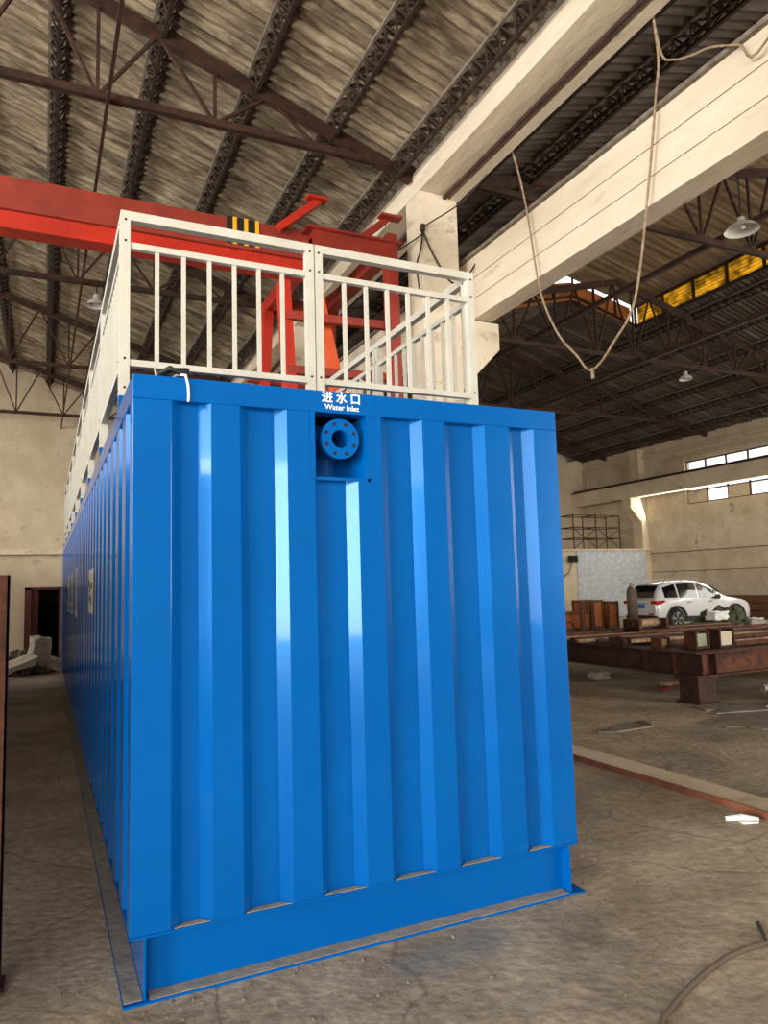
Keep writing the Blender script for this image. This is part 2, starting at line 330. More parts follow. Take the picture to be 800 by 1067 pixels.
# ------------------------------------------------------------------ corrugated roofs
def corrugated(name, x0, x1, zf, y0, y1, m, per=.177, amp=.027, sheet=.885, seg=8, label=None, lap=1.25, cuts=None):
    v = []; f = []; n = int((y1-y0)/per*seg); xs = []
    L = abs(x1-x0); k = max(1, round(L/lap)); 
    for i in range(k):
        a = x0+(x1-x0)*i/k; b = x0+(x1-x0)*(i+1)/k; e = .1*(1 if x1 > x0 else -1); xs.append((a-(e if i else 0), b+(e if i < k-1 else 0)))
    if cuts:
        cs_ = [x0]+sorted([c for c in cuts if min(x0, x1)+.3 < c < max(x0, x1)-.3], reverse=x1 < x0)+[x1]; sg = 1 if x1 > x0 else -1
        xs = [(cs_[i]-(.1*sg if i else 0), cs_[i+1]+(.1*sg if i < len(cs_)-2 else 0)) for i in range(len(cs_)-1)]
    for (a, b) in xs:
        base = len(v)
        for j in range(n+1):
            y = y0+(y1-y0)*j/n
            off = amp*math.cos(2*PI*(y-y0)/per)+.045*(((y-y0)/sheet) % 1)
            za, zb = zf(a), zf(b)
            lo = .03
            v.append((a, y, za+off-(lo if za < zb else 0)+.03)); v.append((b, y, zb+off-(lo if zb <= za else 0)+.03))
        f += [(base+2*j, base+2*j+1, base+2*j+3, base+2*j+2) for j in range(n)]
    mb = MB(); mb.v = v; mb.f = f
    o = struct(name, mb, m, label, smooth=True)
    return o
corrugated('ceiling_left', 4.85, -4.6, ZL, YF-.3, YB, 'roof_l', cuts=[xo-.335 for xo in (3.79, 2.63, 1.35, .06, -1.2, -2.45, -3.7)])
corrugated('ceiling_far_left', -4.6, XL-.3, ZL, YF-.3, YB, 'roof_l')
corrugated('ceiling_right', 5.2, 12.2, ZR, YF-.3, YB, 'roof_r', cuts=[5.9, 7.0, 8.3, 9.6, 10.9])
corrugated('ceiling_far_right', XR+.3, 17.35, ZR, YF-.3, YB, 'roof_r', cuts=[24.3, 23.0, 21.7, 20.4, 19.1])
YM = 14.45
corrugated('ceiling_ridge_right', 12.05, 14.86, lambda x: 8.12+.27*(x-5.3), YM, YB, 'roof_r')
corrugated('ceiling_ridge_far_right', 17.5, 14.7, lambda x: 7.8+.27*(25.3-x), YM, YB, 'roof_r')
struct('trim_7', MB().box(4.78, YF-.3, 8.02, 5.44, YB, 8.3), 'purlin_pale')
# ridge monitor of the right bay
ZM = lambda x: 10.72+.22*(x-12.0) if x < 14.78 else 10.72+.22*(17.56-x)
corrugated('ceiling_monitor', 11.9, 14.78, ZM, YF-.3, YM+.2, 'roof_m', per=.3, amp=.012)
corrugated('ceiling_monitor_far', 17.7, 14.78, ZM, YF-.3, YM+.2, 'roof_m', per=.3, amp=.012)
mw = thing('skylight_strip', 'glowing yellow skylight sheets in a brown frame along the roof monitor', 'skylight', (17.35, 6, 9.97))
MB().box(17.36, YF, 10.0, 17.38, YM-.12, 10.62).build('yellow_sheet', 'yellow_pane', mw)
fr = MB()
for k in range(24):
    y = YM-1.2*k-.05
    if y > YF: fr.box(17.3, y-.04, 9.95, 17.36, y+.04, 10.7)
fr.box(17.28, YF, 9.93, 17.36, YM, 10.02); fr.box(17.28, YF, 10.6, 17.36, YM, 10.68); fr.build('frame', 'truss', mw)
lv = MB()
for k in range(5): lv.box(17.345, YF, 10.08+.1*k, 17.36, YM-.1, 10.088+.1*k)
lv.build('louvre_bar', 'truss', mw)
mg = thing('gable_sheet', 'orange backlit sheets closing the far end of the roof monitor', 'gable', (14.78, YM, 9.9))
MB().prism([(12.3, 9.9), (12.3, 10.62), (14.78, 11.12), (17.15, 10.6), (17.15, 10.0), (14.78, 10.55)], 'y', YM, YM+.02).build('sheet', 'orange_pane', mg)
g = MB().beam((12.2, YM-.03, 10.0), (14.78, YM-.03, 10.66), .07).beam((17.35, YM-.03, 10.0), (14.78, YM-.03, 10.66), .07)
for x in (13.1, 14.0, 14.78, 15.6, 16.5): g.beam((x, YM-.03, ZR(min(x, 29.56-x))-.02), (x, YM-.03, ZM(x)-.05), .05)
g.build('frame', 'truss', mg)
ml = thing('skylight_strip', 'pale daylight louvre strip on the near side of the roof monitor, above the crane beam', 'skylight', (12.2, 6, 9.97))
fr = MB()
for k in range(24):
    y = YM-1.2*k-.05
    if y > YF: fr.box(12.18, y-.04, 9.95, 12.24, y+.04, 10.78)
fr.box(12.18, YF, 9.93, 12.26, YM, 10.02); fr.build('frame', 'truss', ml)
MB().box(12.15, YF, 10.0, 12.17, YM, 10.5).build('sheet', 'orange_pane', ml)

# ------------------------------------------------------------------ lattice purlins
def purlin(x, zt, label, group, pale=False, y0=YF+.1, y1=YB-.1, w=.24, h=.22):
    t = thing('lattice_purlin', label, 'purlin', (x, 7, zt-h), group)
    m = 'purlin_pale' if pale else 'purlin'
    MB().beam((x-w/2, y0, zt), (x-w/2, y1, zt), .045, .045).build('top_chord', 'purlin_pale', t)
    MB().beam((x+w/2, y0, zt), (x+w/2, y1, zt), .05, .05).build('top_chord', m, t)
    MB().beam((x, y0, zt-h), (x, y1, zt-h), .05, .04).build('bottom_chord', m, t)
    z = MB(); n = int((y1-y0)/.3); s = (y1-y0)/n
    for k in range(n):
        a = y0+k*s
        for sx in (-w/2, w/2):
            z.beam((x+sx, a, zt), (x, a+s/2, zt-h), .022); z.beam((x, a+s/2, zt-h), (x+sx, a+s, zt), .022)
        z.beam((x-w/2, a, zt), (x+w/2, a+s/2, zt), .022); z.beam((x+w/2, a+s/2, zt), (x-w/2, a+s, zt), .022)
    z.build('lattice_web', m, t); return t
names = ['first', 'second', 'third', 'fourth', 'fifth', 'sixth', 'seventh']
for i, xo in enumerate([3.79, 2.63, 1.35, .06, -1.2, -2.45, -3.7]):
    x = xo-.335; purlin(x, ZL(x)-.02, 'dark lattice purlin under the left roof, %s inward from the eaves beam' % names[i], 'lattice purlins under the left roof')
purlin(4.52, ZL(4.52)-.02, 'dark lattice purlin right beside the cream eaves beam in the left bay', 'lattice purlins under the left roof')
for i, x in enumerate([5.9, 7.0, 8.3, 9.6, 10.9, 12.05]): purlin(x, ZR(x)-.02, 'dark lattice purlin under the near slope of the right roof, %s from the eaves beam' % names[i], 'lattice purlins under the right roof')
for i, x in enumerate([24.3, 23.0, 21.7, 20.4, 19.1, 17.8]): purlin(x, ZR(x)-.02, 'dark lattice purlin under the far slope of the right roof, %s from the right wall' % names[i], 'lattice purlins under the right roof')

# ------------------------------------------------------------------ trusses
def truss(y, xa, xb, xm, zf, label, group, tie=8.1):
    t = thing('roof_truss', label, 'truss', ((xa+xb)/2, y, tie), group)
    za, zm, zb = zf(xa)-.14, zf(xm)-.3, zf(xb)-.14
    MB().beam((xa, y, za), (xm, y, zm), .1, .18).build('top_chord', 'truss', t)
    MB().beam((xb, y, zb), (xm, y, zm), .1, .18).build('top_chord', 'truss', t)
    MB().beam((xa, y-.035, tie), (xb, y-.035, tie), .05, .1).beam((xa, y+.035, tie), (xb, y+.035, tie), .02, .1).build('bottom_chord', 'truss', t)
    def top(x): return za+(zm-za)*(x-xa)/(xm-xa) if (x-xm)*(xa-xm) >= 0 else zb+(zm-zb)*(x-xb)/(xm-xb)
    n = max(6, 2*round(abs(xb-xa)/3.0)); w = MB()
    for k in range(1, n):
        x = xa+(xb-xa)*k/n; xn = xa+(xb-xa)*(k+.5)/n; xp = xa+(xb-xa)*(k-.5)/n
        w.beam((x, y, tie), (x, y, top(x)), .045); w.beam((x, y, tie), (xn, y, top(xn)), .05, .04); w.beam((x, y, tie), (xp, y, top(xp)), .05, .04)
    w.build('web_bars', 'truss', t)
    MB().box(xa-.05, y-.12, tie-.06, xa+.28, y+.12, tie+.2).build('end_plate', 'truss', t)
    return t
ordn = ['behind the camera', 'nearest the camera', 'crossing above the red crane', 'second beyond the red crane', 'third beyond the red crane', 'closest to the back wall']
for i, y in enumerate(COLY):
    truss(y, 4.75, XL, -4.6, ZL, 'rusty steel roof truss in the left bay, '+ordn[i], 'left bay roof trusses')
ordr = ['behind the camera', 'nearest the camera', 'crossing the yellow skylight', 'at the far end of the yellow skylight', 'first beyond the yellow skylight', 'closest to the back wall']
for i, y in enumerate(COLY):
    truss(y, 5.4, 25.2, 14.78, ZR, 'dark steel roof truss in the right bay, '+ordr[i], 'right bay roof trusses')
tag(MB().beam((.45, YF+.1, 8.02), (.15, YB-.05, 8.02), .045).build('longitudinal_tie', 'truss'), 'thin brown steel tie crossing under the left roof trusses', 'steel tie')
tag(MB().beam((15.5, YF+.1, 8.0), (15.5, YB-.05, 8.0), .09).build('longitudinal_tie', 'truss'), 'brown steel tie under the right roof running far beyond the hanging rope', 'steel tie')
tag(MB().beam((11.7, YF+.1, 8.3), (11.7, YB-.05, 8.3), .1).build('longitudinal_tie', 'truss'), 'dark steel tie passing below the yellow skylight', 'steel tie')

# ------------------------------------------------------------------ pendant lamps
def pendant(x, y, z, label, zt, r=.2):
    t = thing('pendant_lamp', label, 'lamp', (x, y, z), 'industrial pendant lamps')
    prof = [(.03, .26), (.06, .24), (.07, .14), (r*.75, .09), (r, 0)]
    m = MB(); n = 20; vs = []; fs = []
    for (rr, zz) in prof:
        for k in range(n): vs.append((x+rr*math.cos(2*PI*k/n), y+rr*math.sin(2*PI*k/n), z+zz))
    for i in range(len(prof)-1):
        for k in range(n): fs.append((i*n+k, i*n+(k+1) % n, (i+1)*n+(k+1) % n, (i+1)*n+k))
    m.add(vs, fs).build('lamp_shade', 'lamp', t, smooth=True)
    m = MB(); m.tube([(x, y, z+.05), (x, y, z+.12)], [.06, .035], 12).build('bulb', 'white', t, smooth=True)
    MB().tube([(x, y, z+.24), (x, y, zt)], .012).build('cord', 'cable', t)
pendant(.55, 12.49, 7.62, 'white pendant lamp hanging left of the railing corner', 8.1)
pendant(10.9, 5.3, 7.8, 'large pale pendant lamp in front of the yellow skylight', 9.42, .3)
pendant(17.3, 12.49, 7.65, 'small white pendant lamp over the far right of the hall', 8.1)

# ================================================================== RED GANTRY CRANE
cr = thing('gantry_crane', 'red gantry crane spanning the left bay behind the white railing', 'crane', (-.9, 6.6, 0))
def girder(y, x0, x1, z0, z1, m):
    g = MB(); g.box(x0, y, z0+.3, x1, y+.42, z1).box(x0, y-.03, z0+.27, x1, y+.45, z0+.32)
    g.build('upper_girder', 'red_muted', cr); g = MB()
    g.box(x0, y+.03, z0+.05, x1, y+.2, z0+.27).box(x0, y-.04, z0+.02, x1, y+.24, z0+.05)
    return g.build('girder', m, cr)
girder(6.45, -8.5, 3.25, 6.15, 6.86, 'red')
st = MB()
for k, x in enumerate((1.98, 2.14, 2.3)): st.box(x, 6.425, 6.46, x+.055, 6.45, 6.87)
st.build('hazard_stripe', 'yellow', cr)
st = MB()
for k, x in enumerate((1.90, 2.06, 2.22)): st.box(x, 6.425, 6.46, x+.07, 6.45, 6.87)
st.build('hazard_stripe', 'black', cr)
def leg(name, p, q, a, b, m): return MB().beam(p, q, a, b).build(name, m, cr)
for y0, y1, mm in ((6.6, 6.2, 'red'), (8.8, 9.3, 'red')):
    leg('leg', (2.75 if y0 < 8 else 3.15, y0, 6.1 if y0 < 8 else 6.5), (2.9, y1, .25), .16, .2, mm)
    leg('leg', (3.3 if y0 < 8 else 4.2, min(y0+.2, 8.9), 6.2 if y0 < 8 else 6.5), (4.3, y1, .25), .2, .14, 'orange')
leg('end_post', (4.35, 6.3, 6.95), (4.4, 6.3, .25), .16, .22, 'red_dark'); leg('end_post', (4.35, 8.9, 6.95), (4.4, 9.2, .25), .16, .22, 'red_dark')
e = MB().box(3.1, 6.22, 6.55, 4.45, 6.42, 6.8).box(3.0, 6.17, 6.8, 4.5, 6.47, 6.84); e.build('end_beam', 'red_dark', cr)
MB().beam((2.6, 6.3, 6.75), (3.2, 6.25, 7.25), .12, .1).beam((3.0, 6.2, 7.25), (3.3, 6.2, 7.25), .16, .04).build('raking_bracket', 'red', cr)
MB().beam((3.9, 6.3, 6.85), (4.3, 6.3, 7.2), .12, .1).beam((4.15, 6.2, 7.2), (4.5, 6.2, 7.2), .16, .04).build('raking_bracket', 'red_dark', cr)
MB().box(3.15, 8.7, 6.5, 4.45, 8.9, 6.75).build('end_beam', 'red_dark', cr)
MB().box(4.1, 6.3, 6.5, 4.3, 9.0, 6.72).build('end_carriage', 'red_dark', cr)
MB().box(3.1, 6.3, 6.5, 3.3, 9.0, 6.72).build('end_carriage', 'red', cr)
for z in (5.55, 4.75, 2.6): MB().beam((2.75, 6.45, z), (4.35, 6.35, z), .1, .12).build('cross_brace', 'red_dark', cr)
for z in (5.3, 4.4): MB().beam((2.8, 8.9, z), (4.35, 9.0, z), .1, .12).build('cross_brace', 'red_dark', cr)
for x in (2.9, 4.35):
    MB().box(x-.15, 5.8, .19, x+.15, 9.7, .42).build('sill_beam', 'red_dark', cr)
    for y in (6.1, 9.4):
        MB().tube([(x-.06, y, .13+(.05 if x > 4 else 0)), (x+.06, y, .13+(.05 if x > 4 else 0))], .13, 16).build('wheel', 'rust_dark', cr)

# ================================================================== BLUE CONTAINER
W, H, L0, h0, D = 2.2762, 2.6, 13.12, .256, .045
ct = thing('container_unit', 'long bright blue corrugated steel water treatment container on a channel base', 'container', (W/2, 0, 0))
def corr_panel(gr, lo, hi, y, sgn, w=.05, d=D):
    """profile points (a, depth) along an axis from lo to hi with grooves gr"""
    pts = [(lo, 0)]
    for a, b in gr: pts += [(a, 0), (min(a+w, (a+b)/2), d), (max(b-w, (a+b)/2+.01), d), (b, 0)]
    pts.append((hi, 0)); return pts
GR = [(.165, .338), (.47, .695), (.83, 1.055), (1.185, 1.42), (1.55, 1.80), (1.955, 2.12)]
def sheet(pts, z0, z1, place, nz=1):
    m = MB(); n = len(pts)
    vs = [place(a, d, z0) for a, d in pts]+[place(a, d, z1) for a, d in pts]
    m.add(vs, [(i, i+1, n+i+1, n+i) for i in range(n-1)]); return m
# front panel, groove three starts below the inlet recess
p = corr_panel(GR, .16, 2.13, 0, 1)
m = MB()
pa = [q for q in p if q[0] <= .80]+[(.81, 0)]; pc = [(1.12, 0)]+[q for q in p if q[0] >= 1.13]
def fplace(a, d, z): return (a, .002+d, z)
for pts, z1 in ((pa, 2.492), (pc, 2.492)):
    s_ = sheet(pts, h0, z1, fplace); m.add(s_.v, s_.f)
mid = [(.81, 0)]+[q for q in p if .80 < q[0] < 1.13]+[(1.12, 0)]
s_ = sheet(mid, h0, 2.17, fplace); m.add(s_.v, s_.f)
m.build('end_panel', 'blue', ct)
m = MB().box(.81, .0, 2.16, .835, .30, 2.492).box(1.105, .0, 2.16, 1.12, .30, 2.492).box(.81, 0, 2.16, 1.12, .30, 2.175).box(.81, .29, 2.16, 1.12, .30, 2.492).box(.81, -.004, 2.16, .832, .004, 2.492)
m.prism([(1.04, 0.29), (1.105, .03), (1.105, .29)], 'z', 2.175, 2.45).build('inlet_recess', 'blue', ct)
# flange
fl = MB(); n = 40; cx_, cz_ = .972, 2.37
def ring(r, y): return [(cx_+r*math.cos(2*PI*k/n), y, cz_+r*math.sin(2*PI*k/n)) for k in range(n)]
rs = [ring(.045, .28), ring(.045, .02), ring(.1, .02), ring(.1, .045), ring(.06, .045), ring(.06, .285)]
vs = [v for r_ in rs for v in r_]
fs = [(i*n+k, i*n+(k+1) % n, (i+1)*n+(k+1) % n, (i+1)*n+k) for i in range(5) for k in range(n)]
fo = fl.add(vs, fs).build('inlet_flange', 'blue', ct)
bh = MB()
for k in range(8):
    a = 2*PI*(k+.5)/8; x, z = cx_+.078*math.cos(a), cz_+.078*math.sin(a)
    bh.tube([(x, .0185, z), (x, .0205, z)], .0095, 10)
bh.tube([(cx_, .25, cz_), (cx_, .26, cz_)], .046, 24)
bh.build('bolt_hole', 'dark', fo)
for nm, x0, x1 in (('corner_post', 0, .165), ('corner_post', 2.12, W)):
    for y0, y1 in ((0, .1), (L0-.1, L0)):
        MB().box(x0, y0, h0, x1, y1, 2.492).build(nm, 'blue', ct, bevel=.004)
MB().box(0, 0, 2.492, W, .1, H).build('top_rail', 'blue', ct, bevel=.004)
MB().box(0, L0-.1, 2.492, W, L0, H).build('top_rail', 'blue', ct, bevel=.004)
MB().box(0, .1, 2.492, .08, L0-.1, H).build('top_rail', 'blue', ct)
MB().box(W-.08, .1, 2.492, W, L0-.1, H).build('top_rail', 'blue', ct)
MB().box(.08, .1, 2.55, W-.08, L0-.1, 2.575).build('roof_panel', 'blue', ct)
# long sides
gs = []; y = .12
while y+.25 < L0-.12: gs.append((y, y+.2)); y += .345
pt = corr_panel(gs, .1, L0-.1, 0, 1, w=.045)
sheet(pt, h0, 2.492, lambda a, d, z: (.002+d, a, z)).build('side_panel', 'blue', ct)
sheet(pt, h0, 2.492, lambda a, d, z: (W-.002-d, a, z)).build('side_panel', 'blue', ct)
m = MB().box(0, 0, h0-.01, W, .07, h0-.0005).box(0, .07, h0-.01, .07, L0-.07, h0-.0005).box(W-.07, .07, h0-.01, W, L0-.07, h0-.0005).box(0, L0-.07, h0-.01, W, L0, h0-.0005)
m.build('bottom_rail', 'blue', ct)
for a, b in GR: MB().prism([(a+.01, .004), (b-.01, .004), (b-.055, D-.004), (a+.055, D-.004)], 'z', h0+.001, h0+.004).build('dust_ledge', 'dust', ct)
# channel base
MB().box(.066, .065, .0105, W-.066, .075, h0-.0105).build('base_channel', 'blue', ct)
MB().box(.066, L0-.07, .0105, W-.066, L0-.06, h0-.0105).build('base_channel', 'blue', ct)
MB().box(.055, .001, .0105, .0655, L0, h0-.0105).build('base_channel', 'blue', ct)
MB().box(W-.0655, .001, .0105, W-.055, L0, h0-.0105).build('base_channel', 'blue', ct)
MB().box(-.025, -.02, 0, W+.02, .1, .01).box(-.025, L0-.1, 0, W+.02, L0+.02, .01).box(-.025, .1, 0, .09, L0-.1, .01).box(W-.09, .1, 0, W+.02, L0-.1, .01).build('base_flange', 'blue', ct)
MB().box(.08, -.012, .0102, W-.08, .064, .0125).build('flange_dust', 'dust', ct)
MB().box(-.02, .005, .0102, .053, L0, .0125).build('flange_dust', 'dust', ct)
# lettering
def text(s, size, x, y, z, m, parent, rot=(PI/2, 0, 0), name='lettering', bold=0.0):
    cu = bpy.data.curves.new(name, 'FONT'); cu.body = s; cu.size = size; cu.align_x = 'CENTER'; cu.align_y = 'CENTER'; cu.extrude = .0006; cu.offset = bold
    o = bpy.data.objects.new(name, cu); col.objects.link(o)
    dg = bpy.context.evaluated_depsgraph_get(); me = bpy.data.meshes.new_from_object(o.evaluated_get(dg))
    bpy.data.objects.remove(o)
    n_ = bpy.data.objects.new(name, me); col.objects.link(n_); me.materials.clear(); me.materials.append(M_[m])
    R = Matrix.Translation((x, y, z)) @ Matrix.Rotation(rot[2], 4, 'Z') @ Matrix.Rotation(rot[0], 4, 'X')
    me.transform(R); me.transform(Matrix.Translation(-Vector(parent.location))); n_.parent = parent; return n_
text('进 水 口', .058, .975, -.0015, 2.566, 'paper', ct, bold=.0012)
text('Water Inlet', .038, .977, -.0015, 2.520, 'paper', ct, bold=.0004)
lb = MB().box(-.004, 2.62, 1.50, -.0025, 3.22, 1.84).build('side_label', 'paper', ct)
for yy, zz in ((2.75, 1.72), (2.95, 1.70), (3.1, 1.74), (2.8, 1.6), (3.0, 1.62)): MB().box(-.006, yy, zz-.03, -.0045, yy+.09, zz+.02).build('label_mark', 'black', lb)
q = MB()
for yy in (5.6, 6.0, 7.0, 7.4, 8.4, 8.8):
    q.box(-.003, yy, 1.4, -.0015, yy+.1, 1.95).box(-.003, yy-.1, 1.75, -.0015, yy+.22, 1.82).box(-.003, yy-.1, 1.5, -.0015, yy+.22, 1.56)
q.build('side_lettering', 'paper', ct)
# brackets that carry the railing
PY = [.78+1.5*k for k in range(9)]
for y in PY:
    for x in (.035, W-.035): MB().box(x-.03, y-.04, 2.6, x+.03, y+.04, 2.69).build('railing_bracket', 'blue', ct)
MB().box(1.08, .74, 2.575, 1.17, .82, 2.69).build('railing_bracket', 'blue', ct)

# ------------------------------------------------------------------ white railings
ZT = 3.73
def railing(p, q, label, bal):
    """panel between two points on plan"""
    p = Vector((p[0], p[1], 0)); q = Vector((q[0], q[1], 0)); d = (q-p); Ln = d.length; d.normalize()
    t = thing('railing_panel', label, 'railing', (p.x, p.y, 2.69), 'white railing panels on the container roof')
    def at(s, z): v = p+d*s; return (v.x, v.y, z)
    for s in (.025, Ln-.025): MB().beam(at(s, 2.69), at(s, ZT), .05, .05, (0, 1, 0)).build('post', 'white_paint', t)
    MB().beam(at(.05, ZT-.025), at(Ln-.05, ZT-.025), .05, .05).build('top_rail', 'white_paint', t)
    MB().beam(at(.05, 3.54), at(Ln-.05, 3.54), .035, .035).build('middle_rail', 'white_paint', t)
    MB().beam(at(.05, 2.88), at(Ln-.05, 2.88), .04, .035).build('bottom_rail', 'white_paint', t)
    n = round((Ln-.1)/bal); s = (Ln-.1)/n
    for k in range(1, n): MB().beam(at(.05+k*s, 2.89), at(.05+k*s, 3.53), .022, .022, (0, 1, 0)).build('baluster', 'white_paint', t)
    b = MB(); nrm = Vector((-d.y, d.x, 0))
    for s in (.025, Ln-.025):
        for z in (2.74, 2.9, 3.56, 3.68):
            v = Vector(at(s, z)); b.tube([v-nrm*.027, v+nrm*.027], .007, 8)
    b.build('bolt', 'dark', t); return t
railing((0.01, .78), (1.118, .78), 'white steel railing panel on the left half of the container front edge', .15)
railing((1.125, .78), (2.255, .78), 'white steel railing panel on the right half of the container front edge', .15)
for i in range(8):
    railing((.035, PY[i]+.03), (.035, PY[i+1]+.02), 'white railing panel on the left roof edge, %s from the front corner' % (names+['eighth'])[i], .11)
    railing((W-.035, PY[i]+.03), (W-.035, PY[i+1]+.02), 'white railing panel on the right roof edge, %s from the front corner' % (names+['eighth'])[i], .16)
# cable tie with white lead on the top rail of the container
t = thing('cable', 'short white cable knotted with black tape over the container top edge', 'cable', (.2, .3, 2.6))
MB().tube([(.19, .75, 2.86), (.17, .5, 2.72), (.17, .25, 2.64), (.20, .06, 2.63), (.225, -.006, 2.61), (.235, -.01, 2.56), (.237, -.008, 2.52), (.236, -.006, 2.49)], .006).build('white_lead', 'white', t, smooth=True)
m = MB(); m.tube([(.12, .08, 2.63), (.16, .02, 2.645), (.2, .03, 2.63), (.24, .05, 2.65), (.19, .1, 2.66), (.14, .06, 2.64)], .012).tube([(.14, .1, 2.64), (.2, .2, 2.66), (.26, .1, 2.62)], .01)
m.build('black_tape_knot', 'cable', t, smooth=True)

# ================================================================== NEIGHBOUR ON THE LEFT (seen mirrored in the container's side)
nb = thing('storage_tank', 'dark grey steel tank standing across the left aisle, seen only as a reflection', 'tank', (-3.2, 7, 0))
MB().box(-4.6, -.8, .15, -1.9, 12.2, 2.55).build('tank_body', 'rust_dark', nb, bevel=.05)
m = MB()
for y in (-.3, 2, 4.5, 7, 9.5, 11.6): m.box(-4.5, y-.1, 0, -2.0, y+.1, .15)
m.build('skid', 'rust_dark', nb)
# steel post at the left edge of the view
ps = thing('steel_post', 'rusty steel post standing on the floor at the left edge', 'post', (-.53, .42, 0))
MB().box(-.58, .37, 0, -.475, .378, 1.74).box(-.483, .37, 0, -.475, .47, 1.74).build('angle_bar', 'rust', ps)
MB().box(-.64, .33, 0, -.46, .5, .012).build('foot_plate', 'rust', ps)

# crane track kerb
kb = thing('track_kerb', 'low concrete kerb with rusty steel edge crossing the floor right of the container', 'kerb', (4.25, 6, 0))
MB().box(4.14, YF+.2, 0, 4.44, YB-.1, .035).build('concrete_strip', 'wall', kb)
MB().box(4.12, YF+.2, 0, 4.14, YB-.1, .05).build('steel_edge', 'crane_rail', kb)

# ------------------------------------------------------------------ rubble by the annex door
def rock(c, s, m, name, label=None, cat='rubble block', rot=(0, 0, 0), seed=0, group=None, parent=None, dims=None):
    random.seed(seed); bm = bmesh.new(); bmesh.ops.create_cube(bm, size=1)
    bmesh.ops.subdivide_edges(bm, edges=bm.edges, cuts=2, use_grid_fill=True)
    for v in bm.verts: v.co += Vector((random.uniform(-.09, .09), random.uniform(-.09, .09), random.uniform(-.09, .09)))
    R = Matrix.Rotation(rot[2], 4, 'Z') @ Matrix.Rotation(rot[1], 4, 'Y') @ Matrix.Rotation(rot[0], 4, 'X')
    for v in bm.verts: v.co = R @ Vector((v.co.x*s[0], v.co.y*s[1], v.co.z*s[2]))
    zmin = min(v.co.z for v in bm.verts)
    for v in bm.verts: v.co.z -= zmin
    me = bpy.data.meshes.new(name); bm.to_mesh(me); bm.free(); me.materials.append(M_[m])
    o = bpy.data.objects.new(name, me); col.objects.link(o); o.location = c
    if label: tag(o, label, cat, group)
    return o
def heap(name, cx, cy, rx, ry, hz, n, m, label, cat, smin=.05, smax=.16, seed=1):
    random.seed(seed); mb = MB()
    for i in range(n):
        a = random.uniform(0, 2*PI); r = math.sqrt(random.random()); x = cx+rx*r*math.cos(a); y = cy+ry*r*math.sin(a)
        z = max(0, hz*(1-r**1.5)*random.uniform(.2, 1)); s = random.uniform(smin, smax)
        vs = []
        for k in range(8):
            vs.append(Vector(((k & 1)-.5, ((k >> 1) & 1)-.5, ((k >> 2) & 1)-.5)).normalized()*s*random.uniform(.5, .9))
        R = Matrix.Rotation(random.uniform(0, 6), 3, Vector((random.random(), random.random(), .5)).normalized())
        vs = [R @ v+Vector((x, y, z+s*.3)) for v in vs]
        mb.add(vs, [(0,2,3,1),(4,5,7,6),(0,1,5,4),(2,6,7,3),(0,4,6,2),(1,3,7,5)])
    return tag(mb.build(name, m), label, cat, kind='stuff')
heap('rubble', -.75, 14.75, .72, .75, .42, 260, 'rubble', 'heap of grey broken rubble against the low annex wall by the door', 'rubble', .06, .2, 3)
rock((-.42, 14.3, .06), (.36, .3, .62), 'stone', 'concrete_block', 'pale broken concrete block standing upright in front of the dark red door', rot=(.1, .16, .3), seed=3)
rock((-.78, 13.9, .04), (.62, .34, .14), 'whitewash', 'concrete_slab', 'white broken slab lying aslant at the front of the rubble', rot=(.3, -.3, .2), seed=4)
rock((-.16, 14.3, 0), (.3, .3, .26), 'stone', 'concrete_block', 'small pale concrete lump beside the far end of the container', rot=(.3, .3, .9), seed=5)
rock((-1.1, 14.2, 0), (.3, .3, .2), 'rubble', 'concrete_block', 'small grey concrete lump at the left end of the rubble', rot=(.3, .1, .4), seed=6)

# ------------------------------------------------------------------ welding platform
TX, TY, TZ0, TZ1 = 7.5, 3.9, .34, .66
wp = thing('welding_platform', 'large rusty steel I-beam platform frame on block legs, in front of the white car', 'platform', (10.5, 7.5, 0))
def ibeam(p, q, hgt, wd, tw=.014, tf=.02):
    p = Vector(p); q = Vector(q); m = MB()
    m.beam(p+Vector((0,0,hgt/2)), q+Vector((0,0,hgt/2)), tw, hgt-2*tf)
    m.beam(p+Vector((0,0,tf/2)), q+Vector((0,0,tf/2)), wd, tf).beam(p+Vector((0,0,hgt-tf/2)), q+Vector((0,0,hgt-tf/2)), wd, tf)
    return m
hh = TZ1-TZ0
for p, q in (((TX, TY-.1, TZ0), (TX, 7.95, TZ0)), ((12.2, TY, TZ0), (12.2, 7.95, TZ0))): ibeam(p, q, hh, .22).build('side_beam', 'rust_dark', wp)
for p, q in (((TX+.11, TY, TZ0), (12.2, TY, TZ0)), ((TX+.11, 7.85, TZ0), (12.2, 7.85, TZ0))): ibeam(p, q, hh, .22).build('end_beam', 'rust', wp)
for y in (4.9, 5.9, 6.9): ibeam((TX+.11, y, TZ0+.1), (12.1, y, TZ0+.1), hh-.1, .15).build('cross_beam', 'rust_dark', wp)
m = MB()
for y in (4.2, 4.75): MB().box(TX-.1, y-.008, TZ0+.02, TX-.007, y+.008, TZ1-.02).build('stiffener_plate', 'rust', wp)
MB().box(TX+.25, TY-.1, TZ0+.02, TX+.265, TY-.007, TZ1-.02).build('stiffener_plate', 'rust', wp)
for x in (TX+.02, 12.1):
    for y in (TY+.05, 7.75):
        MB().box(x-.17, y-.2, 0, x+.22, y+.2, .02).box(x-.13, y-.16, .02, x+.18, y+.16, .32).box(x-.17, y-.2, .32, x+.22, y+.2, .34).build('block_leg', 'rust_dark', wp)
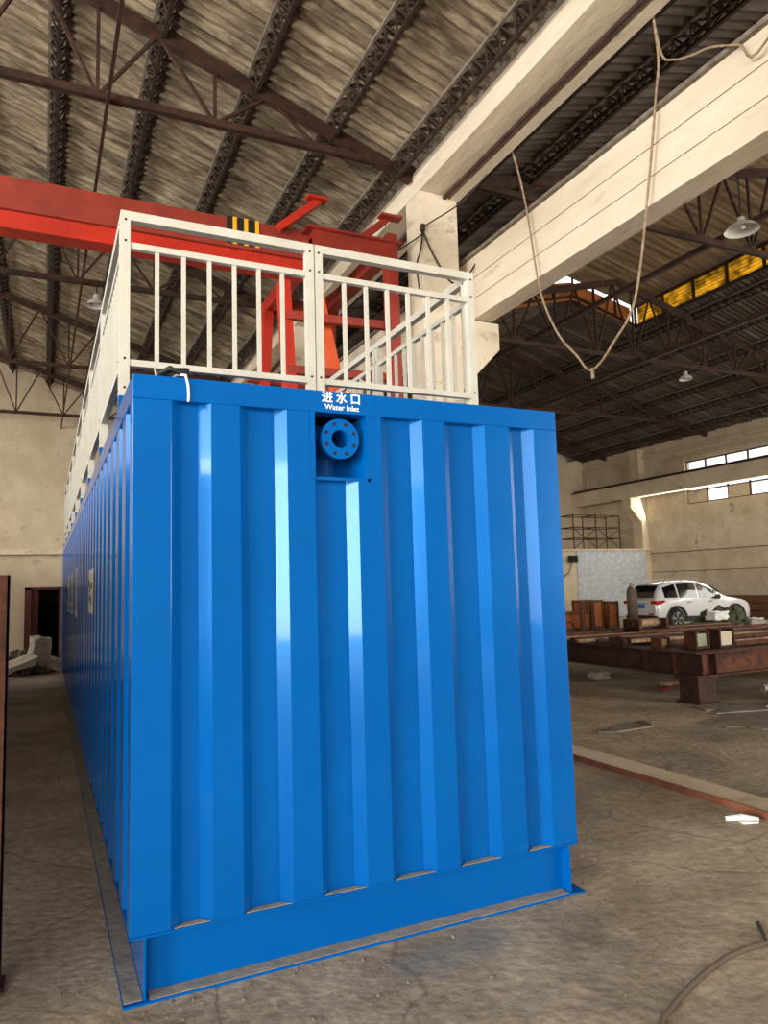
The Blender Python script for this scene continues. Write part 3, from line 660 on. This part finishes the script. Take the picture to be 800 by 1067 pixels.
# loose steel laid on it
random.seed(11)
bl = ['long pale bar at the near left of the platform', 'rusty angle bar across the platform', 'pale flat bar slanting on the platform', 'brown square tube on the platform', 'thin rusty bar on the platform', 'long pale strip on the platform']
spots = [(8.5, 4.45, 12.0, 4.6, .05, 'bar'), (7.9, 4.95, 10.9, 5.1, .06, 'rust'), (7.6, 5.6, 11.6, 5.35, .05, 'bar'), (7.5, 5.8, 12.2, 5.75, .07, 'rust_dark'),
         (7.4, 6.15, 12.0, 6.05, .05, 'bar'), (7.5, 6.4, 12.3, 6.5, .06, 'rust'), (7.6, 6.75, 12.4, 6.68, .05, 'bar'), (7.4, 7.1, 11.9, 7.0, .07, 'rust'),
         (7.5, 7.35, 12.3, 7.4, .05, 'bar'), (7.4, 7.62, 12.2, 7.68, .06, 'rust_dark'), (8.6, 4.2, 12.2, 4.25, .06, 'rust')]
for i, (x0, y0, x1, y1, s, mm) in enumerate(spots):
    z = TZ1+s/2+.001
    o = MB().beam((x0, y0, z), (x1, y1, z), s*2 if i % 3 == 2 else s, s).build('steel_bar', mm)
    tag(o, ('%s steel bar lying on the welding platform, %s from its near edge' % ({'bar': 'pale', 'rust': 'rust brown', 'rust_dark': 'dark'}[mm], ['first', 'third', 'fourth', 'fifth', 'sixth', 'seventh', 'eighth', 'ninth', 'tenth', 'eleventh and farthest', 'second'][i])), 'steel bar', 'steel bars lying on the welding platform')
# machined blocks on the platform corner
def block_stack(name, x, y, z, label, m1, m2, dims, cat='steel block', yaw=0):
    t = thing(name, label, cat, (x, y, z)); a, b, c = dims
    m = MB().box(x-a/2, y-b/2, z, x-a/2+.03, y+b/2, z+c).box(x+a/2-.03, y-b/2, z, x+a/2, y+b/2, z+c).box(x-a/2+.03, y-b/2, z, x+a/2-.03, y+b/2, z+.03)
    m.build('bracket', m1, t, bevel=.004)
    MB().box(x-a/2+.035, y-b/2+.02, z+.031, x+a/2-.035, y+b/2-.02, z+c*.86).build('core', m2, t, bevel=.01)
    for k in (-1, 0, 1): MB().tube([(x+k*a*.2, y, z+c*.86), (x+k*a*.2, y, z+c*.98)], .02, 8).build('bolt', m1, t)
    return t
block_stack('clamp_block', 7.92, 4.25, TZ1+.001, 'pale green clamp block in a rusty bracket on the near corner of the platform', 'rust', 'greenbox', (.26, .22, .24))
block_stack('clamp_block', 8.3, 4.17, TZ1+.001, 'whitish clamp block with bolts on the platform, right of the green one', 'rust_dark', 'whitewash', (.3, .22, .26))
block_stack('clamp_block', 7.62, 4.62, TZ1+.001, 'dark rusty clamp block at the left of the pale green one', 'rust', 'bar', (.18, .2, .15))
block_stack('clamp_block', 7.55, 5.35, TZ1+.001, 'brown clamp block on the left beam of the platform', 'rust_dark', 'rust_dark', (.16, .3, .12))
wn = thing('winch', 'small brown winch with drum on the middle of the platform in front of the car', 'winch', (9.5, 6.85, .735))
MB().box(9.2, 6.65, .735, 9.26, 7.05, .93).box(9.84, 6.65, .735, 9.9, 7.05, .93).box(9.2, 6.65, .722, 9.9, 7.05, .75).build('frame', 'rust', wn)
MB().tube([(9.26, 6.85, .85), (9.84, 6.85, .85)], .075, 16).build('drum', 'bar', wn)
MB().tube([(9.13, 6.85, .85), (9.2, 6.85, .85)], .1, 16).build('gear', 'rust_dark', wn)
# hoop on platform
hp = [(8.6+.16*math.cos(a), 7.85, TZ1+.02+.2*math.sin(a)) for a in [PI*k/10 for k in range(11)]]
tag(MB().tube(hp, .018, 8).build('lifting_hoop', 'rust_dark'), 'small dark half-round hoop standing on the platform before the crates', 'hoop')

# galvanised pipes beside the platform
for i, (z, y) in enumerate([(.06, 3.45), (.06, 3.33), (.06, 3.57), (.165, 3.39), (.165, 3.51)]):
    o = MB().tube([(8.15+.1*i, y, z+.12), (11.4, y-.1, z+.12)], .05, 14).build('steel_pipe', 'galv')
    tag(o, ['pale steel pipe, middle of the bottom row beside the platform', 'pale steel pipe, nearest of the bottom row beside the platform', 'pale steel pipe, rear of the bottom row against the platform', 'pale steel pipe, near one of the top pair beside the platform', 'pale steel pipe, rear one of the top pair beside the platform'][i], 'pipe', 'pale pipes stacked beside the platform')
for k, x in enumerate((8.75, 10.8)): tag(MB().box(x-.06, 3.15, 0, x+.06, 3.68, .129).build('timber_support', 'wood_dark'), ['dark timber under the near end of the pale pipes', 'dark timber under the far end of the pale pipes'][k], 'timber')
# scrap under the platform
for i, (x, y, a, sx, mm) in enumerate([(8.1, 5.0, .4, .5, 'red_dark'), (8.25, 5.2, .9, .5, 'galv'), (8.0, 4.8, .1, .45, 'bar')]):
    o = MB().beam((x-sx/2*math.cos(a), y-sx/2*math.sin(a), .03+.05*i), (x+sx/2*math.cos(a), y+sx/2*math.sin(a), .03+.05*i), .1, .05).build('scrap_piece', mm)
    tag(o, ['dull red scrap piece on the floor under the platform', 'pale scrap piece, topmost but one of the pile under the platform', 'rusty scrap piece lying on the others under the platform'][i], 'scrap')
rock((8.1, 6.5, 0), (.3, .2, .12), 'stone', 'concrete_lump', 'small pale lump on the floor beneath the left beam of the platform', 'lump', seed=9)

# cut plates on the floor
def plate(pts, z, label):
    return tag(MB().prism(pts, 'z', z, z+.014).build('steel_plate', 'plate'), label, 'steel plate', 'cut steel plates on the floor')
plate([(5.12, 3.12), (5.3, 3.02), (5.85, 3.05), (6.02, 3.36), (5.5, 3.3)], .001, 'grey steel plate lying alone on the floor between kerb and platform')
plate([(7.18, 3.71), (7.83, 3.71), (7.64, 3.39), (7.07, 3.42)], .001, 'small cut steel plate at the foot of the platform leg')
plate([(6.39, 2.91), (7.17, 3.08), (8.1, 2.85), (7.6, 1.95), (6.9, 2.1), (6.66, 2.3), (6.6, 2.48), (6.45, 2.6)], .001, 'large ragged cut steel plate nearest the right edge')
plate([(6.95, 3.15), (7.3, 3.36), (8.9, 3.02), (8.5, 2.55), (7.9, 2.9), (7.2, 3.09)], .016, 'steel plate lying behind and over the ragged one')
plate([(7.75, 3.1), (8.1, 3.3), (9.4, 3.05), (9.3, 2.8)], .032, 'topmost steel plate of the pile at the right edge')
# debris
m = MB(); m.tube([(3.86, .42, .02), (3.95, .36, .03), (4.03, .3, .02)], [.016, .022, .014], 8).beam((3.9, .33, .012), (4.0, .29, .014), .05, .015)
tag(m.build('paper_scrap', 'white'), 'crumpled white scrap of paper on the floor near the kerb', 'paper')
random.seed(21); mb = MB()
for i in range(110):
    if i < 45: x = random.uniform(0, 2.6); y = -.04-abs(random.gauss(0, .12))
    elif i < 80: x = random.uniform(-.6, -.05); y = random.uniform(-.1, 6)
    else: x = random.uniform(0, 4); y = random.uniform(-1, .2) if x < 2.3 else random.uniform(-1, 2.4)
    s = random.uniform(.004, .011); a = random.uniform(0, 3)
    vs = [(x+s*math.cos(a+k*PI/2)*random.uniform(.6, 1.3), y+s*math.sin(a+k*PI/2)*random.uniform(.6, 1.3), 0) for k in range(4)]
    vs += [(p[0]*.5+x*.5, p[1]*.5+y*.5, s*.9) for p in vs]
    mb.add(vs, [(3,2,1,0),(4,5,6,7),(0,1,5,4),(1,2,6,5),(2,3,7,6),(3,0,4,7)])
tag(mb.build('pebbles', 'rubble'), 'scattered small pebbles and crumbs around the container base', 'debris', kind='stuff')
tag(MB().tube([(2.75, -.7, .012), (2.62, -.85, .012), (2.5, -.84, .012), (2.37, -.85, .012), (2.2, -.89, .012), (2.05, -.94, .012), (1.9, -1.0, .012), (1.77, -1.06, .012), (1.6, -1.25, .012)], .011, 8).build('floor_cable', 'grey_hose', smooth=True), 'dusty grey cable snaking over the floor at the lower right', 'cable')

# ------------------------------------------------------------------ gas cylinders, crates, green heap
def cylinder(x, y, label, h=1.42, r=.125):
    t = thing('gas_cylinder', label, 'gas cylinder', (x, y, 0), 'gas cylinders beside the car')
    n = 20; prof = [(0, .0), (r, .0), (r, h-.2), (r*.92, h-.12), (r*.62, h-.04), (.04, h), (.03, h+.02)]
    vs = [(x+q*math.cos(2*PI*k/n), y+q*math.sin(2*PI*k/n), z) for q, z in prof for k in range(n)]
    fs = [(i*n+k, i*n+(k+1) % n, (i+1)*n+(k+1) % n, (i+1)*n+k) for i in range(len(prof)-1) for k in range(n)]
    MB().add(vs, fs).build('bottle_body', 'cyl', t, smooth=True)
    MB().tube([(x, y, h+.01), (x, y, h+.12)], .02, 8).tube([(x-.06, y, h+.1), (x+.06, y, h+.1)], .018, 8).build('valve', 'bar', t)
cylinder(15.95, 13.95, 'grey-brown gas cylinder standing right behind the white car, near one')
cylinder(16.28, 14.2, 'grey-brown gas cylinder standing right behind the white car, far one', 1.36)
def crate(x0, y0, x1, y1, h, label, z=0):
    t = thing('wooden_crate', label, 'crate', ((x0+x1)/2, (y0+y1)/2, z), 'orange wooden crates by the pale office wall')
    m = MB(); n = 4
    MB().box(x0+.03, y0+.03, z+.02, x1-.03, y1-.03, z+h-.01).build('panel_body', 'wood', t)
    for x in (x0, x1-.06):
        for y in (y0, y1-.06): MB().box(x, y, z, x+.06, y+.06, z+h).build('corner_batten', 'wood_dark', t)
    m = MB()
    for zz in (z+.02, z+h-.1): m.box(x0+.06, y0+.005, zz, x1-.06, y0+.03, zz+.08).box(x0+.005, y0+.06, zz, x0+.03, y1-.06, zz+.08)
    m.build('edge_board', 'wood_dark', t)
crate(15.0, 16.2, 16.3, 17.0, .62, 'low orange wooden crate at the left beside the container edge')
crate(16.4, 16.5, 17.1, 17.3, .98, 'tall orange wooden crate in the middle of the crate row')
crate(17.14, 16.3, 17.6, 17.1, .92, 'narrow orange-brown crate next to the gas cylinders')
m = MB()
tag(MB().box(15.5, 15.7, 0, 15.62, 15.82, 1.0).box(15.9, 15.7, 0, 16.02, 15.82, .95).box(15.4, 15.66, .93, 16.1, 15.7, 1.0).build('trestle', 'wood_dark'), 'brown timber trestle standing in front of the low orange crate', 'trestle')
heap('green_netting', 13.9, 9.0, 1.0, .5, 0, 0, 'green', 'x', 'x') if False else None
heap('net_heap', 16.2, 10.9, 1.3, .8, .75, 420, 'green', 'low heap of dull green netting and weeds in front of the white car', 'netting', .1, .26, 6)
rock((15.7, 10.6, .5), (.45, .3, .22), 'white', 'plastic_bag', 'white plastic bag lying on the green netting heap', 'bag', seed=12)
rock((16.9, 10.5, .35), (.5, .3, .16), 'galv', 'plastic_bag', 'flat greyish bag at the right of the green netting heap', 'bag', seed=13)
for k in range(3):
    tag(MB().box(XR-.9, 6.0, .02+.3*k, XR-.45, 19.6, .29+.3*k).build('timber_beam', 'wood_dark'), 'brown timber beam stacked along the foot of the right wall, %s' % ['bottom one', 'middle one', 'top one'][k], 'timber', 'brown beams along the right wall')
# flood light on the office wall
fl_ = thing('floodlight', 'small black floodlight with cable on the office wall, just right of the container', 'floodlight', (20.6, 22.3, 2.6))
MB().box(20.4, 22.18, 2.42, 20.85, 22.28, 2.76).build('housing', 'black', fl_); MB().box(20.45, 22.17, 2.47, 20.8, 22.18, 2.71).build('lens', 'glass_dark', fl_)
MB().tube([(20.6, 22.3, 2.42), (20.4, 22.28, 2.0), (20.0, 22.28, 1.75)], .02).box(20.58, 22.28, 2.5, 20.66, 22.3, 2.7).build('cord', 'cable', fl_)
# rack on the office roof
rk = thing('scaffold_frame', 'rusty scaffold frame with cross braces on the low office roof in the corner', 'scaffold', (22.2, 23, 3.04))
for x in (21.2, 22.5, 23.9):
    for y in (22.8, 23.7): MB().tube([(x, y, 3.04), (x, y, 4.65)], .028, 8).build('upright', 'rust_dark', rk)
m = MB()
for z in (3.55, 4.05, 4.6):
    for y in (22.8, 23.7): m.tube([(21.2, y, z), (23.9, y, z)], .025, 6)
    for x in (21.2, 22.5, 23.9): m.tube([(x, 22.8, z), (x, 23.7, z)], .025, 6)
m.build('ledger', 'rust_dark', rk)
m = MB()
for x in (21.2, 22.55): m.tube([(x, 22.78, 3.1), (x+1.3, 22.78, 4.0)], .018, 6).tube([(x+1.3, 22.78, 3.1), (x, 22.78, 4.0)], .018, 6)
m.build('cross_brace', 'rust_dark', rk)

# ------------------------------------------------------------------ white car
def car(loc, rotz, S):
    t = thing('car', 'white compact SUV parked by the right wall, seen from its rear right corner', 'car', (0, 0, 0))
    Lc, Wd = 4.55, .92; xr, xf, rw = .88, 3.58, .345
    def lerp(tab, x):
        for (a, va), (b, vb) in zip(tab, tab[1:]):
            if x <= b: u = (x-a)/(b-a); u = max(0, min(1, u)); return va+(vb-va)*u
        return tab[-1][1]
    roof = [(0, 1.02), (.06, 1.06), (.18, 1.3), (.42, 1.56), (.9, 1.65), (1.6, 1.68), (2.2, 1.64), (2.7, 1.47), (3.25, 1.13), (3.5, 1.06), (4.0, 1.0), (4.4, .86), (4.55, .66)]
    belt = [(0, .98), (.3, 1.06), (1.0, 1.05), (2.5, 1.0), (3.2, .99), (3.6, .98), (4.1, .9), (4.4, .78), (4.55, .62)]
    wid = [(0, .8), (.1, .87), (.5, .92), (3.9, .92), (4.25, .86), (4.45, .74), (4.55, .6)]
    rwid = [(0, .66), (.3, .66), (1.5, .66), (2.3, .64), (2.9, .66), (3.3, .76), (3.8, .74), (4.55, .5)]
    low = [(0, .42), (.15, .3), (4.3, .26), (4.55, .38)]
    def arch(x):
        z = lerp(low, x)
        for xw in (xr, xf):
            dd = abs(x-xw)
            if dd < .41: z = max(z, .33+math.sqrt(.41**2-dd**2))
        return z
    def ring(x):
        w_, rf, bl, lo = lerp(wid, x), lerp(roof, x), lerp(belt, x), arch(x); rw_ = lerp(rwid, x); rf = max(rf, bl+.02)
        lo = min(lo, bl-.1); mz = lo+(bl-lo)*.5
        return [(.0, lo), (w_*.72, lo), (w_*.97, lo), (w_, mz), (w_*.985, mz+(bl-mz)*.6), (w_*.95, bl), (w_*.95+(rw_-w_*.95)*.5, bl+(rf-bl)*.52), (rw_, rf-.05 if rf-.05 > bl else bl+.01), (rw_*.82, rf-.008), (0, rf)]
    xs = sorted(set([0, .03, .06, .1, .18, .3, .42]+[.42+.055*k for k in range(70) if .42+.055*k < 4.3]+[4.3, 4.4, 4.48, 4.52, 4.55]))
    vs = []; fs = []; n = 20
    for x in xs:
        r = ring(x); full = [(y, z) for y, z in r]+[(-y, z) for y, z in reversed(r)]
        vs += [(x, y, z) for y, z in full]
    for i in range(len(xs)-1):
        for k in range(n): fs.append((i*n+k, i*n+(k+1) % n, (i+1)*n+(k+1) % n, (i+1)*n+k))
    fs += [tuple(range(n)), tuple((len(xs)-1)*n+k for k in range(n))]
    bd = MB().add(vs, fs).build('body', 'car', t, smooth=False)
    for p_ in bd.data.polygons: p_.use_smooth = len(p_.vertices) == 4
    def S_(x, u, s):      # point on the side glass: u 0 belt..1 roof edge
        r = ring(x); a, b_, c = r[5], r[6], r[7]
        if u < .5: y = a[0]+(b_[0]-a[0])*u*2; z = a[1]+(b_[1]-a[1])*u*2
        else: y = b_[0]+(c[0]-b_[0])*(u-.5)*2; z = b_[1]+(c[1]-b_[1])*(u-.5)*2
        return (x, s*(y+.016), z)
    for s in (-1, 1):
        for (xa, xb, ta, tb) in ((.42, .98, .82, .9), (1.06, 1.9, .9, .9), (1.98, 2.86, .9, .74)):
            m = MB(); q = []; N_ = 12
            for i in range(N_+1):
                x = xa+(xb-xa)*i/N_; top = ta+(tb-ta)*i/N_
                for u in (.06, .5*top, top): q.append(S_(x, u, s))
            m.add(q, [(3*i+j, 3*i+j+1, 3*i+3+j+1, 3*i+3+j) for i in range(N_) for j in range(2)])
            m.build('side_window', 'glass_dark', t)
        # sill cladding and arches
        m = MB().box(1.25, s*.90-.03, .26, 3.2, s*.90+.03, .44)
        m.build('sill_cladding', 'cladding', t, bevel=.01)
        for xw in (xr, xf):
            pts = [(xw+.44*math.cos(a), s*.905, .34+.44*math.sin(a)) for a in [PI*k/16 for k in range(-1, 18)]]
            MB().tube(pts, .045, 6).build('wheel_arch', 'cladding', t)
            c = (xw, s*.80, rw)
            wt = MB().tube([(xw, s*.68, rw), (xw, s*.70, rw), (xw, s*.88, rw), (xw, s*.905, rw)], [rw-.02, rw, rw, rw-.03], 28).build('wheel', 'rubber', t)
            m = MB().tube([(xw, s*.895, rw), (xw, s*.908, rw)], [.235, .235], 28).build('rim_disc', 'cladding', wt)
            m = MB()
            for k in range(5):
                a = 2*PI*k/5+.3
                for o_ in (-.12, .12):
                    m.beam((xw+.04*math.cos(a), s*.915, rw+.04*math.sin(a)), (xw+.23*math.cos(a+o_), s*.915, rw+.23*math.sin(a+o_)), .03, .02, (0, 1, 0))
            pts = [(xw+.23*math.cos(a), s*.912, rw+.23*math.sin(a)) for a in [2*PI*k/24 for k in range(25)]]
            m.tube(pts, .014, 6).build('rim', 'chrome', wt)
        m = MB().tube([(2.72, s*.9, 1.06), (2.72, s*1.03, 1.08)], [.06, .09], 10); m.build('door_mirror', 'cladding', t)
        for x in (1.35, 2.3): MB().beam((x, s*.935, .93), (x+.2, s*.935, .93), .02, .03).build('door_handle', 'chrome', t)
        m = MB().beam((.6, s*.6, 1.72), (2.2, s*.6, 1.73), .03, .03)
        for x in (.62, 1.4, 2.18): m.beam((x, s*.6, 1.6), (x, s*.6, 1.72), .03)
        m.build('roof_rail', 'chrome', t)
        # tail lamp wraps the corner
        MB().prism([(-.03, .90), (-.03, 1.0), (.3, 1.02), (.42, .98), (.12, .86)], 'y', s*.60, s*.935).build('tail_lamp', 'tail', t, bevel=.01)
        MB().box(-.02, s*.6-.12, .52, .03, s*.6+.12, .57).build('reflector', 'tail', t)
        MB().box(-.015, s*.5-.14, .3, .06, s*.5+.14, .37).build('exhaust_trim', 'chrome', t)
    # rear window
    m = MB().add([(.075, -.68, 1.1), (.075, .68, 1.1), (.17, .64, 1.3), (.17, -.64, 1.3), (.37, .6, 1.52), (.37, -.6, 1.52)], [(0, 1, 2, 3), (3, 2, 4, 5)])
    m.v = [(a-.03, b_, c) for a, b_, c in m.v]; m.build('rear_window', 'glass_dark', t)
    MB().box(-.03, -.84, .26, .12, .84, .5).build('rear_bumper', 'cladding', t, bevel=.03)
    MB().box(-.045, -.5, .33, -.03, .5, .4).build('bumper_trim', 'chrome', t)
    MB().box(-.03, -.26, .74, -.005, .26, .88).build('number_plate', 'plate_blue', t)
    MB().box(-.035, -.45, .9, .0, .45, .93).build('trim_strip', 'chrome', t)
    m = MB().add([(2.72, -.58, 1.47), (2.72, .58, 1.47), (3.2, .66, 1.18), (3.2, -.66, 1.18)], [(0, 1, 2, 3)]); m.v = [(a+.01, b_, c+.02) for a, b_, c in m.v]; m.build('windscreen', 'glass_dark', t)
    MB().box(4.45, -.5, .5, 4.57, .5, .7).build('grille', 'cladding', t, bevel=.02)
    t.location = loc; t.rotation_euler = (0, 0, rotz); t.scale = (S[0], S[1], S[2])
    return t
cs = .88; th = math.radians(-6)
ax = Vector((18.1, 14.3, 0)); off = Vector((.88*cs, -.8*cs, 0)); off.rotate(Matrix.Rotation(th, 3, 'Z'))
car(ax-off, th, (cs, cs, .93))

# ------------------------------------------------------------------ hanging rope and column cables
rp = thing('hanging_rope', 'tan rope hanging in a deep loop below the eaves beam', 'rope', (5.55, 3.5, 4.0))
RP = [(5.46, 4.72, 7.72), (5.55, 4.69, 7.6), (5.55, 4.47, 6.75), (5.55, 4.27, 5.52), (5.55, 3.97, 4.82), (5.55, 3.63, 4.41), (5.55, 3.36, 4.14), (5.55, 2.96, 4.37), (5.55, 2.6, 4.75), (5.55, 2.32, 5.83), (5.55, 2.12, 6.81), (5.55, 2.05, 7.2), (5.5, 2.04, 7.7)]
def smooth(P, n=6):
    P = [Vector(p) for p in P]; out = []
    for i in range(len(P)-1):
        a, b, c, d = P[max(i-1, 0)], P[i], P[i+1], P[min(i+2, len(P)-1)]
        for k in range(n):
            t = k/n; out.append(.5*((2*b)+(c-a)*t+(2*a-5*b+4*c-d)*t*t+(3*b-a-3*c+d)*t*t*t))
    return out+[P[-1]]
MB().tube(smooth(RP), .014, 8).build('rope_loop', 'rope', rp, smooth=True)
MB().tube([(5.55, 3.36, 4.16), (5.55, 3.35, 4.03)], .02, 8).build('knot', 'rope', rp)
MB().tube(smooth([(5.5, 2.04, 7.66), (5.55, 2.0, 7.2), (5.55, 1.85, 7.04), (5.55, 1.63, 6.93), (5.55, 1.4, 6.85), (5.55, 1.1, 6.66), (5.55, .8, 6.5), (5.46, -.6, 7.7)]), .012, 8).build('trailing_end', 'rope', rp, smooth=True)
cc = thing('cable', 'black cables forking from a hook on the face of the nearest concrete column', 'cable', (4.8, 6.0, 6.9))
MB().tube(smooth([(5.46, 5.2, 7.62), (5.2, 5.6, 7.3), (4.79, 6.03, 7.05), (4.72, 6.1, 6.9), (4.3, 7.5, 6.8), (4.3, 9, 7.0)]), .011, 6).build('long_run', 'cable', cc)
MB().tube(smooth([(4.79, 6.03, 7.05), (4.77, 6.02, 6.9), (4.73, 6.02, 6.66), (4.66, 6.02, 6.42), (4.7, 6.02, 6.0)]), .013, 6).build('drop', 'cable', cc)
MB().tube(smooth([(4.79, 6.03, 7.0), (4.9, 6.03, 6.75), (5.11, 6.03, 6.41), (5.3, 6.03, 6.25), (5.54, 6.0, 6.4), (5.75, 5.95, 6.75)]), .013, 6).build('drop', 'cable', cc)
MB().box(4.76, 6.0, 7.0, 4.82, 6.05, 7.1).build('hook', 'rust_dark', cc)
